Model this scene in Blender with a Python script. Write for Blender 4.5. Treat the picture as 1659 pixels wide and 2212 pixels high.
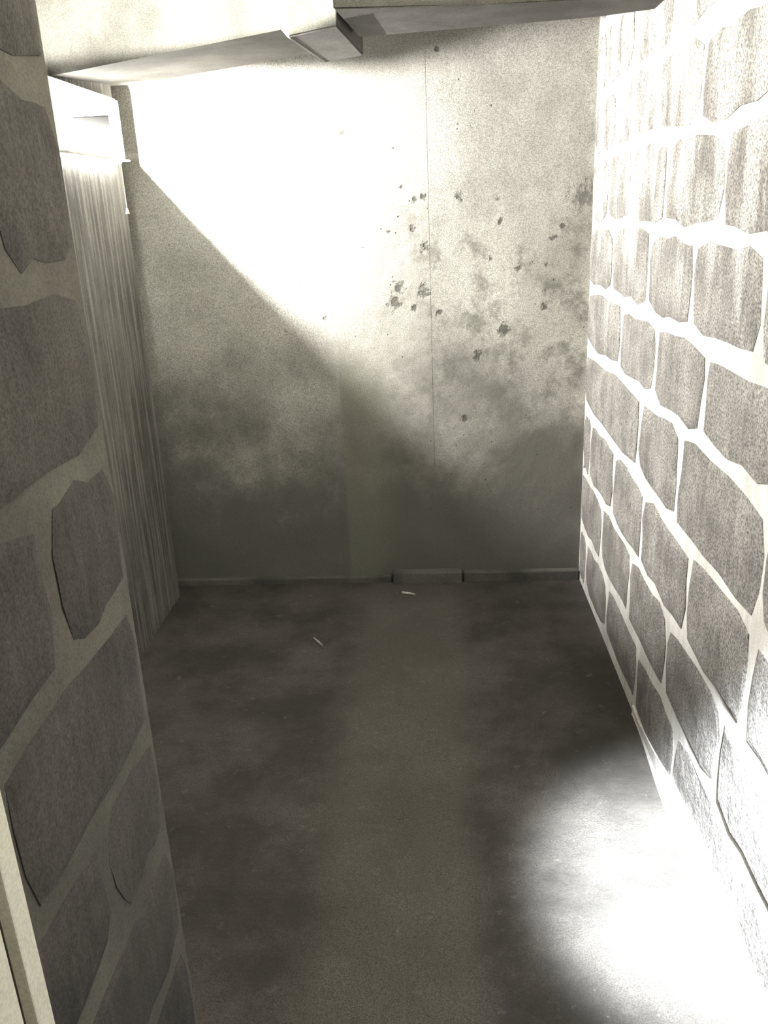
import bpy, bmesh, math, random
from mathutils import Vector, Matrix
random.seed(7)
C = bpy.context.scene.collection
for o in list(bpy.data.objects): bpy.data.objects.remove(o)

# ---------------------------------------------------------------- camera
H = 1.445                                    # camera height above the floor
PX, PY, FP = 829.5, 1106.0, 1821.675         # image centre and focal length for 1659x2212
def _u(v): return v.normalized()
Yc = _u(Vector((930-PX, -(450-PY), -FP)))    # the passage's axis seen by the camera
Zc = -_u(Vector((1060-PX, -(6200-PY), -FP))) # world up seen by the camera
Xc = _u(Yc.cross(Zc)); Zc = _u(Xc.cross(Yc))
R = Matrix((Xc, Yc, Zc))                     # camera -> world rotation
cam_d = bpy.data.cameras.new('camera'); cam = bpy.data.objects.new('camera', cam_d); C.objects.link(cam)
cam.matrix_world = Matrix.Translation((0, 0, H)) @ R.to_4x4()
cam_d.sensor_fit = 'VERTICAL'; cam_d.sensor_height = 36.0; cam_d.sensor_width = 27.0
cam_d.lens = FP/2212*36.0; cam_d.clip_start = .02
bpy.context.scene.camera = cam
def ray(px, py): return R @ Vector((px-PX, -(py-PY), -FP))
O = Vector((0, 0, H))
def on_y(px, py, y): r = ray(px, py); return O + r*(y/r.y)
def on_x(px, py, x): r = ray(px, py); return O + r*(x/r.x)
def on_z(px, py, z): r = ray(px, py); return O + r*((z-H)/r.z)

# ---------------------------------------------------------------- world, exposure, lights
w = bpy.data.worlds.new('world'); bpy.context.scene.world = w; w.use_nodes = True
w.node_tree.nodes['Background'].inputs[0].default_value = (1, .98, .93, 1)
w.node_tree.nodes['Background'].inputs[1].default_value = .025
vs = bpy.context.scene.view_settings
vs.view_transform = 'Standard'; vs.look = 'None'; vs.gamma = 1; vs.use_curve_mapping = False; vs.exposure = 1.0

def lamp(name, kind, loc, energy, col, target=None, **kw):
    l = bpy.data.lights.new(name, kind); l.energy = energy; l.color = col
    for k, v in kw.items(): setattr(l, k, v)
    o = bpy.data.objects.new(name, l); C.objects.link(o); o.location = loc
    if target is not None:
        o.rotation_euler = (Vector(target)-Vector(loc)).to_track_quat('-Z', 'Y').to_euler()
    return o
# unseen spot added under the ceiling, aimed up to light the beam fronts
lamp('passage_light', 'SPOT', (-.15, .95, 2.30), 750, (1, .995, .89), (-.15, .95+math.cos(math.radians(63.4)), 2.30+math.sin(math.radians(63.4))), spot_size=math.radians(160), spot_blend=.02, shadow_soft_size=.02)
# spot added to imitate a lens-flare pool at the right-hand wall's foot
lamp('torch_light', 'SPOT', (.30, .25, 1.75), 2800, (.86, .92, 1), (.55, 1.47, .03), spot_size=math.radians(21.5), spot_blend=1.0, shadow_soft_size=.06)

# weak unseen fill light added further back to brighten the door jamb
lamp('rear_light', 'POINT', (.35, -.7, 2.0), 5, (1, 1, .84), shadow_soft_size=.08)

# ---------------------------------------------------------------- materials
def mat(name):
    m = bpy.data.materials.new(name); m.use_nodes = True
    nt = m.node_tree; b = nt.nodes['Principled BSDF']; b.inputs['Roughness'].default_value = .9
    b.inputs['Specular IOR Level'].default_value = .2
    return m, nt, b
class N:
    def __init__(s, nt): s.nt = nt; s.co = nt.nodes.new('ShaderNodeTexCoord').outputs['Object']
    def new(s, t, **kw):
        n = s.nt.nodes.new(t)
        for k, v in kw.items(): setattr(n, k, v)
        return n
    def put(s, sock, v):
        if hasattr(v, 'is_output'): s.nt.links.new(v, sock)
        else: sock.default_value = v
    def map(s, scale, co=None):
        n = s.new('ShaderNodeMapping'); s.nt.links.new(co or s.co, n.inputs[0]); n.inputs['Scale'].default_value = scale
        return n.outputs[0]
    def noise(s, scale, detail=4, rough=.55, vec=None, dist=0):
        n = s.new('ShaderNodeTexNoise'); s.put(n.inputs['Vector'], vec or s.co)
        n.inputs['Scale'].default_value = scale; n.inputs['Detail'].default_value = detail
        n.inputs['Roughness'].default_value = rough; n.inputs['Distortion'].default_value = dist
        return n.outputs['Fac']
    def math(s, op, a, b=0.0, clamp=False):
        n = s.new('ShaderNodeMath', operation=op, use_clamp=clamp); s.put(n.inputs[0], a); s.put(n.inputs[1], b); return n.outputs[0]
    def ramp(s, v, a, b, lo=0.0, hi=1.0):
        n = s.new('ShaderNodeMapRange', interpolation_type='SMOOTHSTEP'); s.put(n.inputs[0], v)
        for i, x in enumerate((a, b, lo, hi)): n.inputs[i+1].default_value = x
        return n.outputs[0]
    def mix(s, f, a, b):
        n = s.new('ShaderNodeMix', data_type='RGBA'); s.put(n.inputs[0], f)
        for k, v in ((6, a), (7, b)): s.put(n.inputs[k], (*v, 1) if isinstance(v, tuple) and len(v) == 3 else v)
        return n.outputs[2]
    def xyz(s):
        n = s.new('ShaderNodeSeparateXYZ'); s.nt.links.new(s.co, n.inputs[0]); return n.outputs
    def dist(s, p):
        n = s.new('ShaderNodeVectorMath', operation='DISTANCE'); s.put(n.inputs[0], s.co); n.inputs[1].default_value = p; return n.outputs['Value']
    def bump(s, b, h, strength, dist):
        n = s.new('ShaderNodeBump'); n.inputs['Strength'].default_value = strength; n.inputs['Distance'].default_value = dist
        s.put(n.inputs['Height'], h); s.nt.links.new(n.outputs[0], b.inputs['Normal'])
def grainy(name, dark, light, scale, grain=.35, streak=0, bumpd=.004, gs=330, residue=None):
    m, nt, b = mat(name); n = N(nt)
    c = n.mix(n.ramp(n.noise(scale, 6, .6), .32, .68), dark, light)
    if streak:
        st = n.noise(1, 4, .6, n.map((55, 55, 2.2)))
        c = n.mix(n.math('MULTIPLY', n.ramp(st, .42, .66), streak), c, tuple(min(1, x*1.75) for x in light))
    if residue:     # mortar slurry wiped and run down over the faces, mostly on the upper courses
        zz = n.xyz()[2]
        k = n.math('MULTIPLY', n.noise(1, 5, .65, n.map((9, 9, 3.2))), n.ramp(zz, .9, 1.75, .82, 1.18))
        c = n.mix(n.ramp(k, .47, .66, 0, .85), c, residue)
    g = n.noise(gs, 2, .7)
    c = n.mix(n.ramp(g, .36, .60, grain, 0), c, tuple(x*.22 for x in dark))
    nt.links.new(c, b.inputs['Base Color'])
    n.bump(b, n.noise(scale*5, 6, .65), .6, bumpd)
    return m
M = {}
M['mortar'] = grainy('pale_mortar', (.55, .53, .49), (.80, .78, .73), 5, .25, .3)
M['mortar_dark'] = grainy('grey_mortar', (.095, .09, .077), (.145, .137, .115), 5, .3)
M['block'] = grainy('grey_block', (.19, .18, .165), (.36, .34, .315), 7, .7, .15, .006, 210, (.62, .60, .56))
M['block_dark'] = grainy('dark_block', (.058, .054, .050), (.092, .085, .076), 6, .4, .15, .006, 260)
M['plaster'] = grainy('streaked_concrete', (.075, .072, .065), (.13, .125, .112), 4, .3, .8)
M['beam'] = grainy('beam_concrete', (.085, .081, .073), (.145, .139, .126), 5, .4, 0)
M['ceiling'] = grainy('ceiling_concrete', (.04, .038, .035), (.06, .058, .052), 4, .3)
M['white_paint'] = grainy('white_paint', (.70, .69, .64), (.80, .79, .74), 6, .1, 0, .001)
M['jamb'] = grainy('cream_painted_wood', (.84, .81, .68), (.90, .87, .75), 9, .2, .05, .001)
M['jamb_dark'] = grainy('dark_groove', (.09, .085, .07), (.13, .12, .10), 9, .2)
M['shade'] = grainy('black_shade', (.03, .03, .03), (.04, .04, .04), 8, .1, 0, .001)
M['shade_pale'] = grainy('grey_shade', (.34, .34, .32), (.38, .38, .36), 8, .1, 0, .001)
M['chip'] = grainy('pale_splinter', (.5, .48, .42), (.65, .62, .55), 40, .1)

def wall_concrete():
    m, nt, b = mat('pitted_concrete'); n = N(nt); x, y, z = n.xyz()
    c = n.mix(n.ramp(n.noise(2.6, 6, .6), .34, .66), (.47, .452, .405), (.66, .64, .58))
    # grimy patches all over the wall, and shadow painted in towards its foot, with a ragged edge
    c = n.mix(n.ramp(n.noise(1.7, 5, .62), .42, .62, .35, 0), c, (.21, .203, .175))
    foot_shadow = n.math('ADD', z, n.math('MULTIPLY', n.math('SUBTRACT', n.noise(2.1, 6, .66), .5), 1.5))
    c = n.mix(n.ramp(foot_shadow, .34, 1.02, .86, 0), c, (.085, .081, .070))
    # mottled patches in the middle right
    pm = n.math('MULTIPLY', n.ramp(n.noise(9, 6, .7), .47, .66), n.ramp(z, .45, .85))
    pm = n.math('MULTIPLY', pm, n.ramp(z, 1.25, 1.62, 1, 0)); pm = n.math('MULTIPLY', pm, n.ramp(x, -.35, .05))
    c = n.mix(n.math('MULTIPLY', pm, .7), c, (.13, .13, .105))
    # greenish pale streak with a hard left edge
    s = n.math('MULTIPLY', n.ramp(x, -.372, -.352), n.ramp(x, -.28, -.10, 1, 0)); s = n.math('MULTIPLY', s, n.ramp(z, .75, 1.15, 1, 0))
    c = n.mix(n.math('MULTIPLY', s, .55), c, (.22, .22, .165))
    # small bug holes and stains, plus a contact shadow painted by the right corner
    v = n.new('ShaderNodeTexVoronoi'); v.inputs['Scale'].default_value = 26; nt.links.new(n.co, v.inputs['Vector'])
    hole = n.math('MULTIPLY', n.ramp(v.outputs['Distance'], .03, .12, .7, 0), n.ramp(n.noise(4, 2), .54, .60))
    spots = None
    for px, py, r in ((742,286,7),(655,370,5),(640,455,5),(457,498,6),(578,524,5),(868,405,5),(895,432,8),(917,425,9),(992,423,12),(1080,478,8),(1078,430,7),
                      (552,572,7),(917,530,12),(862,625,17),(915,630,17),(853,655,19),(895,668,11),(950,675,9),(1215,487,8),(1197,512,8),(1090,715,17),(700,690,7),
                      (1265,425,34),(944,105,6),(850,320,5),(1120,580,9),(1032,770,13),(650,615,8),(840,500,7),(890,495,8),(1180,572,6),(1060,560,8),(1005,905,14),(1175,665,10)):  # the widest spot is painted contact shadow
        p = on_y(px, py, 3.192); rr = r/560
        d = n.math('ADD', n.dist(p), n.math('MULTIPLY', n.math('SUBTRACT', n.noise(60, 3), .5), rr*2.6))
        q = n.ramp(d, rr*.1, rr*1.0, .8 if r < 30 else .6, 0)
        spots = q if spots is None else n.math('MAXIMUM', spots, q)
    c = n.mix(n.math('MAXIMUM', hole, spots), c, (.05, .05, .04))
    c = n.mix(n.ramp(n.noise(330, 2, .7), .38, .60, .6, 0), c, (.10, .098, .085))
    nt.links.new(c, b.inputs['Base Color'])
    h = n.math('SUBTRACT', n.noise(14, 6, .65), n.math('MULTIPLY', n.math('MAXIMUM', hole, spots), .8))
    n.bump(b, h, .6, .006)
    return m
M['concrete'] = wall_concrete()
def floor_mat():
    m, nt, b = mat('trodden_floor'); n = N(nt); x, y, z = n.xyz()
    c = n.mix(n.ramp(n.noise(3.2, 6, .62), .34, .68), (.043, .039, .035), (.098, .089, .079))
    xx = n.math('ADD', x, n.math('MULTIPLY', n.math('SUBTRACT', n.noise(2.2, 3), .5), .16))
    pale_band = n.math('MULTIPLY', n.ramp(xx, -.36, -.22), n.ramp(xx, .02, .12, 1, 0))  # lighter band along the floor
    c = n.mix(n.math('MULTIPLY', pale_band, .6), c, (.125, .114, .096))
    c = n.mix(n.ramp(n.noise(22, 5, .7), .60, .74, 0, .35), c, (.27, .25, .21))
    c = n.mix(n.ramp(n.noise(330, 2, .7), .38, .60, .6, 0), c, (.03, .03, .025))
    nt.links.new(c, b.inputs['Base Color']); n.bump(b, n.noise(12, 7, .7), .7, .012)
    return m
M['floor'] = floor_mat()
def emit(name, col, s):
    m, nt, b = mat(name); b.inputs['Base Color'].default_value = (.1, .1, .095, 1)
    b.inputs['Emission Color'].default_value = (*col, 1); b.inputs['Emission Strength'].default_value = s
    return m
M['glow'] = emit('lit_diffuser', (1, .99, .93), 10)
M['glow_low'] = emit('lit_lower_slot', (1, .985, .92), 30)

# ---------------------------------------------------------------- mesh helpers
def link(name, bm, m, parent=None, kind=None, label=None, cat=None, group=None):
    bmesh.ops.recalc_face_normals(bm, faces=bm.faces)
    me = bpy.data.meshes.new(name); bm.to_mesh(me); bm.free(); me.materials.append(m)
    o = bpy.data.objects.new(name, me); C.objects.link(o)
    if parent: o.parent = parent
    for k, v in (('kind', kind), ('label', label), ('category', cat), ('group', group)):
        if v: o[k] = v
    return o
def box(bm, a, b, bev=0.0):
    vs_ = bmesh.ops.create_cube(bm, size=1)['verts']
    a, b = Vector(a), Vector(b)
    for v in vs_: v.co = Vector([(a[i]+b[i])/2 + v.co[i]*(b[i]-a[i]) for i in range(3)])
    if bev:
        ed = list({e for v in vs_ for e in v.link_edges})
        bmesh.ops.bevel(bm, geom=ed, offset=bev, segments=2, affect='EDGES', profile=.6)
def abox(a, b, bev=0.0): bm = bmesh.new(); box(bm, a, b, bev); return bm
def prism(pts, z0, z1, bev=0.0):
    bm = bmesh.new()
    z0 = z0 if isinstance(z0, list) else [z0]*len(pts)
    lo = [bm.verts.new((x, y, z)) for (x, y), z in zip(pts, z0)]; hi = [bm.verts.new((x, y, z1)) for x, y in pts]
    bm.faces.new(lo[::-1]); bm.faces.new(hi)
    for i in range(len(pts)): j = (i+1) % len(pts); bm.faces.new((lo[i], lo[j], hi[j], hi[i]))
    if bev: bmesh.ops.bevel(bm, geom=list(bm.edges), offset=bev, segments=2, affect='EDGES')
    return bm
def empty(name, loc, label, cat, group=None):
    o = bpy.data.objects.new(name, None); C.objects.link(o); o.location = loc; o.empty_display_size = .05
    o['label'] = label; o['category'] = cat
    if group: o['group'] = group
    return o
def part(name, bm, m, root, **kw):            # geometry given in world space, shifted under its thing
    bmesh.ops.translate(bm, verts=bm.verts, vec=-Vector(root.location)); return link(name, bm, m, root, **kw)

# ---------------------------------------------------------------- setting: floor, walls, ceiling
XR, XL, YB, XN, YN = .57, -1.056, 3.2, -.432, 1.05
bm = bmesh.new(); bmesh.ops.create_grid(bm, x_segments=40, y_segments=70, size=1)
for v in bm.verts:
    v.co = Vector((-.30+v.co.x*1.0, .9+v.co.y*2.5, 0))
    d = min(abs(v.co.x-XR), abs(v.co.y-YB))
    v.co.z = (random.random()-.5)*.006*min(1, max(0, d-.05)*8)
bmesh.ops.solidify(bm, geom=list(bm.faces), thickness=.08)
for v in bm.verts:
    if v.co.z > .02: v.co.z -= .08
f = link('floor', bm, M['floor'], kind='structure')
for p in f.data.polygons: p.use_smooth = True

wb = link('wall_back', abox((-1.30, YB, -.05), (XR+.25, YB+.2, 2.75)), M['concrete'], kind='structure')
xs = [-1.125, on_y(717, 900, YB).x, on_y(927, 500, YB).x, XR]
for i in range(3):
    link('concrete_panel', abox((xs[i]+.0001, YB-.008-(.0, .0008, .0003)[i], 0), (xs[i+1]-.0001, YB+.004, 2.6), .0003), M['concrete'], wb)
# recessed left-hand wall; it stops short of the back wall, leaving a dark slot in the corner
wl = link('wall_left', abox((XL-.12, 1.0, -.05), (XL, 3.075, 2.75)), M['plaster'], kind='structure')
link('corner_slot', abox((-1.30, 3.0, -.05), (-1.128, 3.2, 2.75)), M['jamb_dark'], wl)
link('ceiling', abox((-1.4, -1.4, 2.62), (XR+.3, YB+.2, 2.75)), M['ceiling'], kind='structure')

# ---------------------------------------------------------------- block walls
def stone(u0, u1, v0, v1, depth, jit):
    """one roughly dressed block: irregular outline, sloping arris, slightly uneven face (u along, v up, w out)"""
    rows = []
    pts = []
    nu, nv = 5, 3
    for i in range(nu): pts.append((u0+(u1-u0)*i/nu, v0))
    for i in range(nv): pts.append((u1, v0+(v1-v0)*i/nv))
    for i in range(nu): pts.append((u1-(u1-u0)*i/nu, v1))
    for i in range(nv): pts.append((u0, v1-(v1-v0)*i/nv))
    cu, cv = (u0+u1)/2, (v0+v1)/2
    out = []
    for k, (u, v) in enumerate(pts):
        corner = k in (0, nu, nu+nv, 2*nu+nv)
        s = .012 if corner else 0
        u += (random.random()-.5)*jit + (s if u < cu else -s)
        v += (random.random()-.5)*jit + (s if v < cv else -s)
        out.append((u, v))
    rings = [[(u, v, -.03) for u, v in out], [(u, v, depth*.45+(random.random()-.5)*.002) for u, v in out]]
    e = .011
    rings.append([(u+(e if u < cu else -e)*min(1, abs(u-cu)/((u1-u0)*.4)), v+(e if v < cv else -e)*min(1, abs(v-cv)/((v1-v0)*.4)), depth+(random.random()-.5)*.0015) for u, v in out])
    return rings
def put_stone(name, rings, xplane, sign, m, parent):
    bm = bmesh.new()
    vr = [[bm.verts.new((xplane+sign*w_, u, v)) for u, v, w_ in r] for r in rings]
    k = len(vr[0])
    for a, b in zip(vr, vr[1:]):
        for i in range(k): j = (i+1) % k; bm.faces.new((a[i], a[j], b[j], b[i]))
    c = bm.verts.new(sum((v.co for v in vr[-1]), Vector())/k + Vector((sign*.002, 0, 0)))
    for i in range(k): bm.faces.new((vr[-1][i], vr[-1][(i+1) % k], c))
    o = link(name, bm, m, parent)
    return o

wr = link('wall_right', abox((XR, -1.2, -.05), (XR+.25, YB+.2, 2.75)), M['mortar'], kind='structure')
beds = [on_y(1275, y, YB).z for y in (1128, 1010, 882, 745, 620, 480, 345, 215)]
beds = [.02] + beds
while beds[-1] < 2.5: beds.append(beds[-1]+.205)
heads = {3: ((1375, 1050), (1455, 1175), (1653, 1200)), 4: ((1335, 850), (1408, 905), (1507, 1010)), 5: ((1318, 690), (1392, 740), (1482, 810), (1625, 900)),
         6: ((1310, 545), (1354, 560), (1428, 580), (1548, 610)), 7: ((1325, 420), (1407, 440), (1500, 450))}
L = .42
for r in range(len(beds)-1):
    z0, z1 = beds[r], beds[r+1]
    if r in heads: ys = [on_x(px, py, XR).y for px, py in heads[r]]
    else: ys = [3.02-(.22 if r % 2 else 0)+random.uniform(-.03, .03)]
    ys = [3.25 if ys[0] < 2.95 else 3.19] + ys
    if ys[0] == 3.19 and ys[1] > 3.1: ys = ys[1:]
    while ys[-1] > -.6: ys.append(ys[-1]-L*random.uniform(.93, 1.07))
    for a, b in zip(ys, ys[1:]):
        g = random.uniform(.008, .014)
        a2 = min(a-g, 3.185)
        if a2-(b+g) < .05: continue
        rg = stone(b+g, a2, z0+g*random.uniform(.8, 2.2), z1-g*random.uniform(.8, 2.2), random.uniform(.001, .005), .019)
        put_stone('stone_block', rg, XR, -1, M['block'], wr)

wn = link('wall_near', abox((-1.4, -1.2, -.05), (XN, YN, 2.75)), M['mortar_dark'], kind='structure')
nb = [on_y(75+.159*y, y, YN).z for y in (1790, 1570, 1283)]
nb = [.02, nb[0]-.43, nb[0]-.21] + nb
while nb[-1] < 2.6: nb.append(nb[-1]+.215)
for r in range(len(nb)-1):
    ys = [YN+.006, YN-(.21 if r % 2 else .40)]
    while ys[-1] > -.4: ys.append(ys[-1]-.42*random.uniform(.95, 1.05))
    for i, (a, b) in enumerate(zip(ys, ys[1:])):
        g = random.uniform(.014, .021)
        rg = stone(b+g, a-(g if i else .012), nb[r]+g, nb[r+1]-g, random.uniform(.001, .004), .018)
        put_stone('stone_block', rg, XN, 1, M['block_dark'], wn)

# pale mortar haunch along the foot of the right-hand wall, low kerb along the back wall
bm = bmesh.new(); n_ = 34; prof = []
for i in range(n_+1):
    y = -.6+2.8*i/n_; wd = .024+.005*math.sin(i*1.1)+random.uniform(-.003, .003); k_ = min(1, (n_-i)/8); wd *= .3+.7*k_; hh = (.3+.7*k_)*.10+.015*math.sin(i*.7+1)+random.uniform(-.008, .008)
    prof.append([bm.verts.new(p) for p in ((XR+.01, y, -.005), (XR-wd, y, -.005), (XR-wd*.55, y, hh*.32), (XR-.006, y, hh), (XR+.01, y, hh))])
for a, b in zip(prof, prof[1:]):
    for i in range(5): j = (i+1) % 5; bm.faces.new((a[i], a[j], b[j], b[i]))
bm.faces.new(prof[0]); bm.faces.new(prof[-1][::-1])
link('baseboard_right', bm, M['mortar'], kind='structure')
kx = [on_y(p, 1262, 3.16).x for p in (700, 850, 1000, 1250)]
kb = link('baseboard_back', abox((kx[1], 3.15, -.005), (kx[2]-.003, 3.2, .05), .006), M['beam'], kind='structure')
link('kerb_piece', abox((kx[2]+.004, 3.165, -.005), (XR-.004, 3.2, .042), .006), M['beam'], kb)
link('kerb_piece', abox((-1.12, 3.172, -.005), (kx[1]-.006, 3.2, .026), .006), M['beam'], kb)

# ---------------------------------------------------------------- concrete beams under the ceiling
ZS = H+.443
def sof(px, py): p = on_z(px, py, ZS); return (p.x, p.y)
fl, fr, rr_, rl = Vector((-1.20, 2.915)), Vector(sof(728, 43)), Vector(sof(785, 108)), Vector((-1.056, 3.2))
jn, jf = Vector(sof(608, 64)), Vector(sof(688, 113))
fl = on_x(105, 165, XL); e_ = (-1.10-fl.x)/(jn.x-fl.x)
pts = [(-1.10, fl.y+(jn.y-fl.y)*e_), tuple(jn), tuple(jf), (rl.x, 3.201), (-1.10, 3.201)]
zs = [fl.z+(ZS-fl.z)*e_, ZS, ZS, ZS, ZS]           # the soffit sags towards the lamp
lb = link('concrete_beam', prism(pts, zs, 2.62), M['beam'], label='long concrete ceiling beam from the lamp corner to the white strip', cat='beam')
jn2, jf2 = Vector(sof(622, 67)), Vector(sof(703, 124))
link('concrete_beam', prism([(jn2.x, jn2.y), tuple(fr), tuple(rr_), (jf2.x, jf2.y)], ZS-.014, 2.62, .004), M['beam'],
     label='short stub of concrete ceiling beam right of the white strip', cat='beam')
bm = bmesh.new(); lo = [bm.verts.new(v) for v in ((jn.x, jn.y-.012, ZS-.001), (jn2.x, jn2.y-.014, ZS-.017), (jf2.x, jf2.y, ZS-.017), (jf.x, jf.y, ZS-.001))]
hi = [bm.verts.new((v.co.x, v.co.y, 2.6)) for v in lo]; bm.faces.new(lo); bm.faces.new(hi)
for k in range(4): bm.faces.new((lo[k], lo[(k+1) % 4], hi[(k+1) % 4], hi[k]))
link('joint_strip', bm, M['white_paint'], lb, label='narrow white strip at the end of the beam')
p = [sof(755, 18), sof(1000, 14), (XR+.01, 2.285), (XR+.01, 2.43), sof(1290, 37), sof(790, 80)]
p[0] = (p[0][0]-.06, p[0][1]); p[-1] = (rr_.x-.004, p[-1][1])
p[0] = (fr.x+.012, p[0][1]-.0)
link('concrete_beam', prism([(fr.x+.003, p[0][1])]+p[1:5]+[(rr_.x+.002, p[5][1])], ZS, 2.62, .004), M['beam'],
     label='narrow concrete ceiling beam running to the stone block wall', cat='beam')

# ---------------------------------------------------------------- wall lamp with its pull cord
lx, y0, y1, z0, z1 = XL, 2.50, 3.02, H+.190, H+.384
wlamp = empty('wall_lamp', (lx, (y0+y1)/2, z0), 'white glowing box lamp on the left wall under the ceiling beam', 'lamp')
part('housing', abox((lx, y0, z0), (lx+.030, y1, z1), .006), M['white_paint'], wlamp)
part('diffuser', abox((lx+.030, y0+.008, z0+.010), (lx+.040, y1-.008, z1-.008), .004), M['glow'], wlamp)
part('lower_lip', abox((lx+.030, y0, z0), (lx+.054, y1, z0+.006), .002), M['white_paint'], wlamp)
part('lower_slot', abox((lx+.004, y0+.01, z0-.004), (lx+.026, y1-.01, z0+.001)), M['glow_low'], wlamp)
sp = Vector((lx+.052, 2.80, H+.315))      # the lamp's bulb between two plates added to cut off its light
def cutoff_plate(name, pa, pb, dz, th, ylo):
    n = (on_y(*pa, YB)-sp).cross(on_y(*pb, YB)-sp)      # the plate's edge cuts the light off along the line pa-pb on the back wall
    ex = lambda y: sp.x+(-n.z*dz-n.y*(y-sp.y))/n.x
    ye = sp.y+(-n.z*dz-n.x*(lx+.039-sp.x))/n.y
    pts = [(lx+.028, ylo), (ex(ylo), ylo), (lx+.039, ye), (lx+.028, ye)] if n.y*n.x > 0 and ye < y1 else [(lx+.028, ylo), (ex(ylo), ylo), (ex(y1), y1), (lx+.028, y1)]
    part(name, prism(pts, min(sp.z+dz, sp.z+dz+th), max(sp.z+dz, sp.z+dz+th)), M['shade'], wlamp, label='slanting black shade')
cutoff_plate('shade', (300, 350), (650, 690), -.026, -.003, 2.60)
part('shade', abox((lx+.028, sp.y-.06, sp.z+.007), (sp.x+.046, sp.y+.021, sp.z+.0085)), M['shade_pale'], wlamp)  # added plate that keeps the lamp's light off the soffit
src = lamp('lamp_light', 'POINT', sp, 165, (1, .985, .95), shadow_soft_size=.0025)
ce = on_x(275, 456, lx+.06)
bm = bmesh.new(); bmesh.ops.create_cone(bm, cap_ends=True, segments=8, radius1=.0016, radius2=.0016, depth=z0-ce.z)
bmesh.ops.translate(bm, verts=bm.verts, vec=(ce.x, ce.y, (z0+ce.z)/2))
cord = part('pull_cord', bm, M['white_paint'], wlamp)
bm = bmesh.new(); bmesh.ops.create_cone(bm, cap_ends=True, segments=10, radius1=.007, radius2=.003, depth=.018)
bmesh.ops.translate(bm, verts=bm.verts, vec=Vector((ce.x, ce.y, ce.z))-Vector(wlamp.location))
link('cord_knob', bm, M['white_paint'], cord)

# ---------------------------------------------------------------- door jamb close by on the left
jx = -.400
k = jx/-.42
dj = empty('door_frame', (jx-.02, .5, 0), 'cream door jamb with a dark groove, close by at lower left', 'door frame')
part('jamb', abox((XN-.01, .616*k, 0), (jx, .645*k, 2.3), .002), M['jamb'], dj)
part('groove', abox((XN-.01, .596*k, 0), (jx-.012, .616*k, 2.3)), M['jamb_dark'], dj, label='dark groove')
part('door_stop', abox((XN-.01, .40*k, 0), (jx, .596*k, 2.3), .002), M['jamb'], dj)

# ---------------------------------------------------------------- litter on the floor
def chip(px0, py0, px1, py1, wd, label):
    a, b = on_z(px0, py0, .006), on_z(px1, py1, .006); d = (b-a); n = Vector((-d.y, d.x, 0)).normalized()*wd
    bm = bmesh.new(); lo, hi = [], []
    for q in (a-n*.4, a+d*.4-n, b-n*.2, b+n*.3, a+d*.5+n, a+n*.5):
        lo.append(bm.verts.new((q.x, q.y, .002))); hi.append(bm.verts.new((q.x, q.y, .007+random.random()*.003)))
    bm.faces.new(lo[::-1]); bm.faces.new(hi)
    for i in range(6): bm.faces.new((lo[i], lo[(i+1) % 6], hi[(i+1) % 6], hi[i]))
    link('splinter', bm, M['chip'], label=label, cat='splinter')
chip(678, 1378, 697, 1395, .003, 'pale thin splinter lying on the dark floor, the nearer one')
chip(868, 1279, 897, 1283, .005, 'pale splinter lying by the low kerb of the back wall')
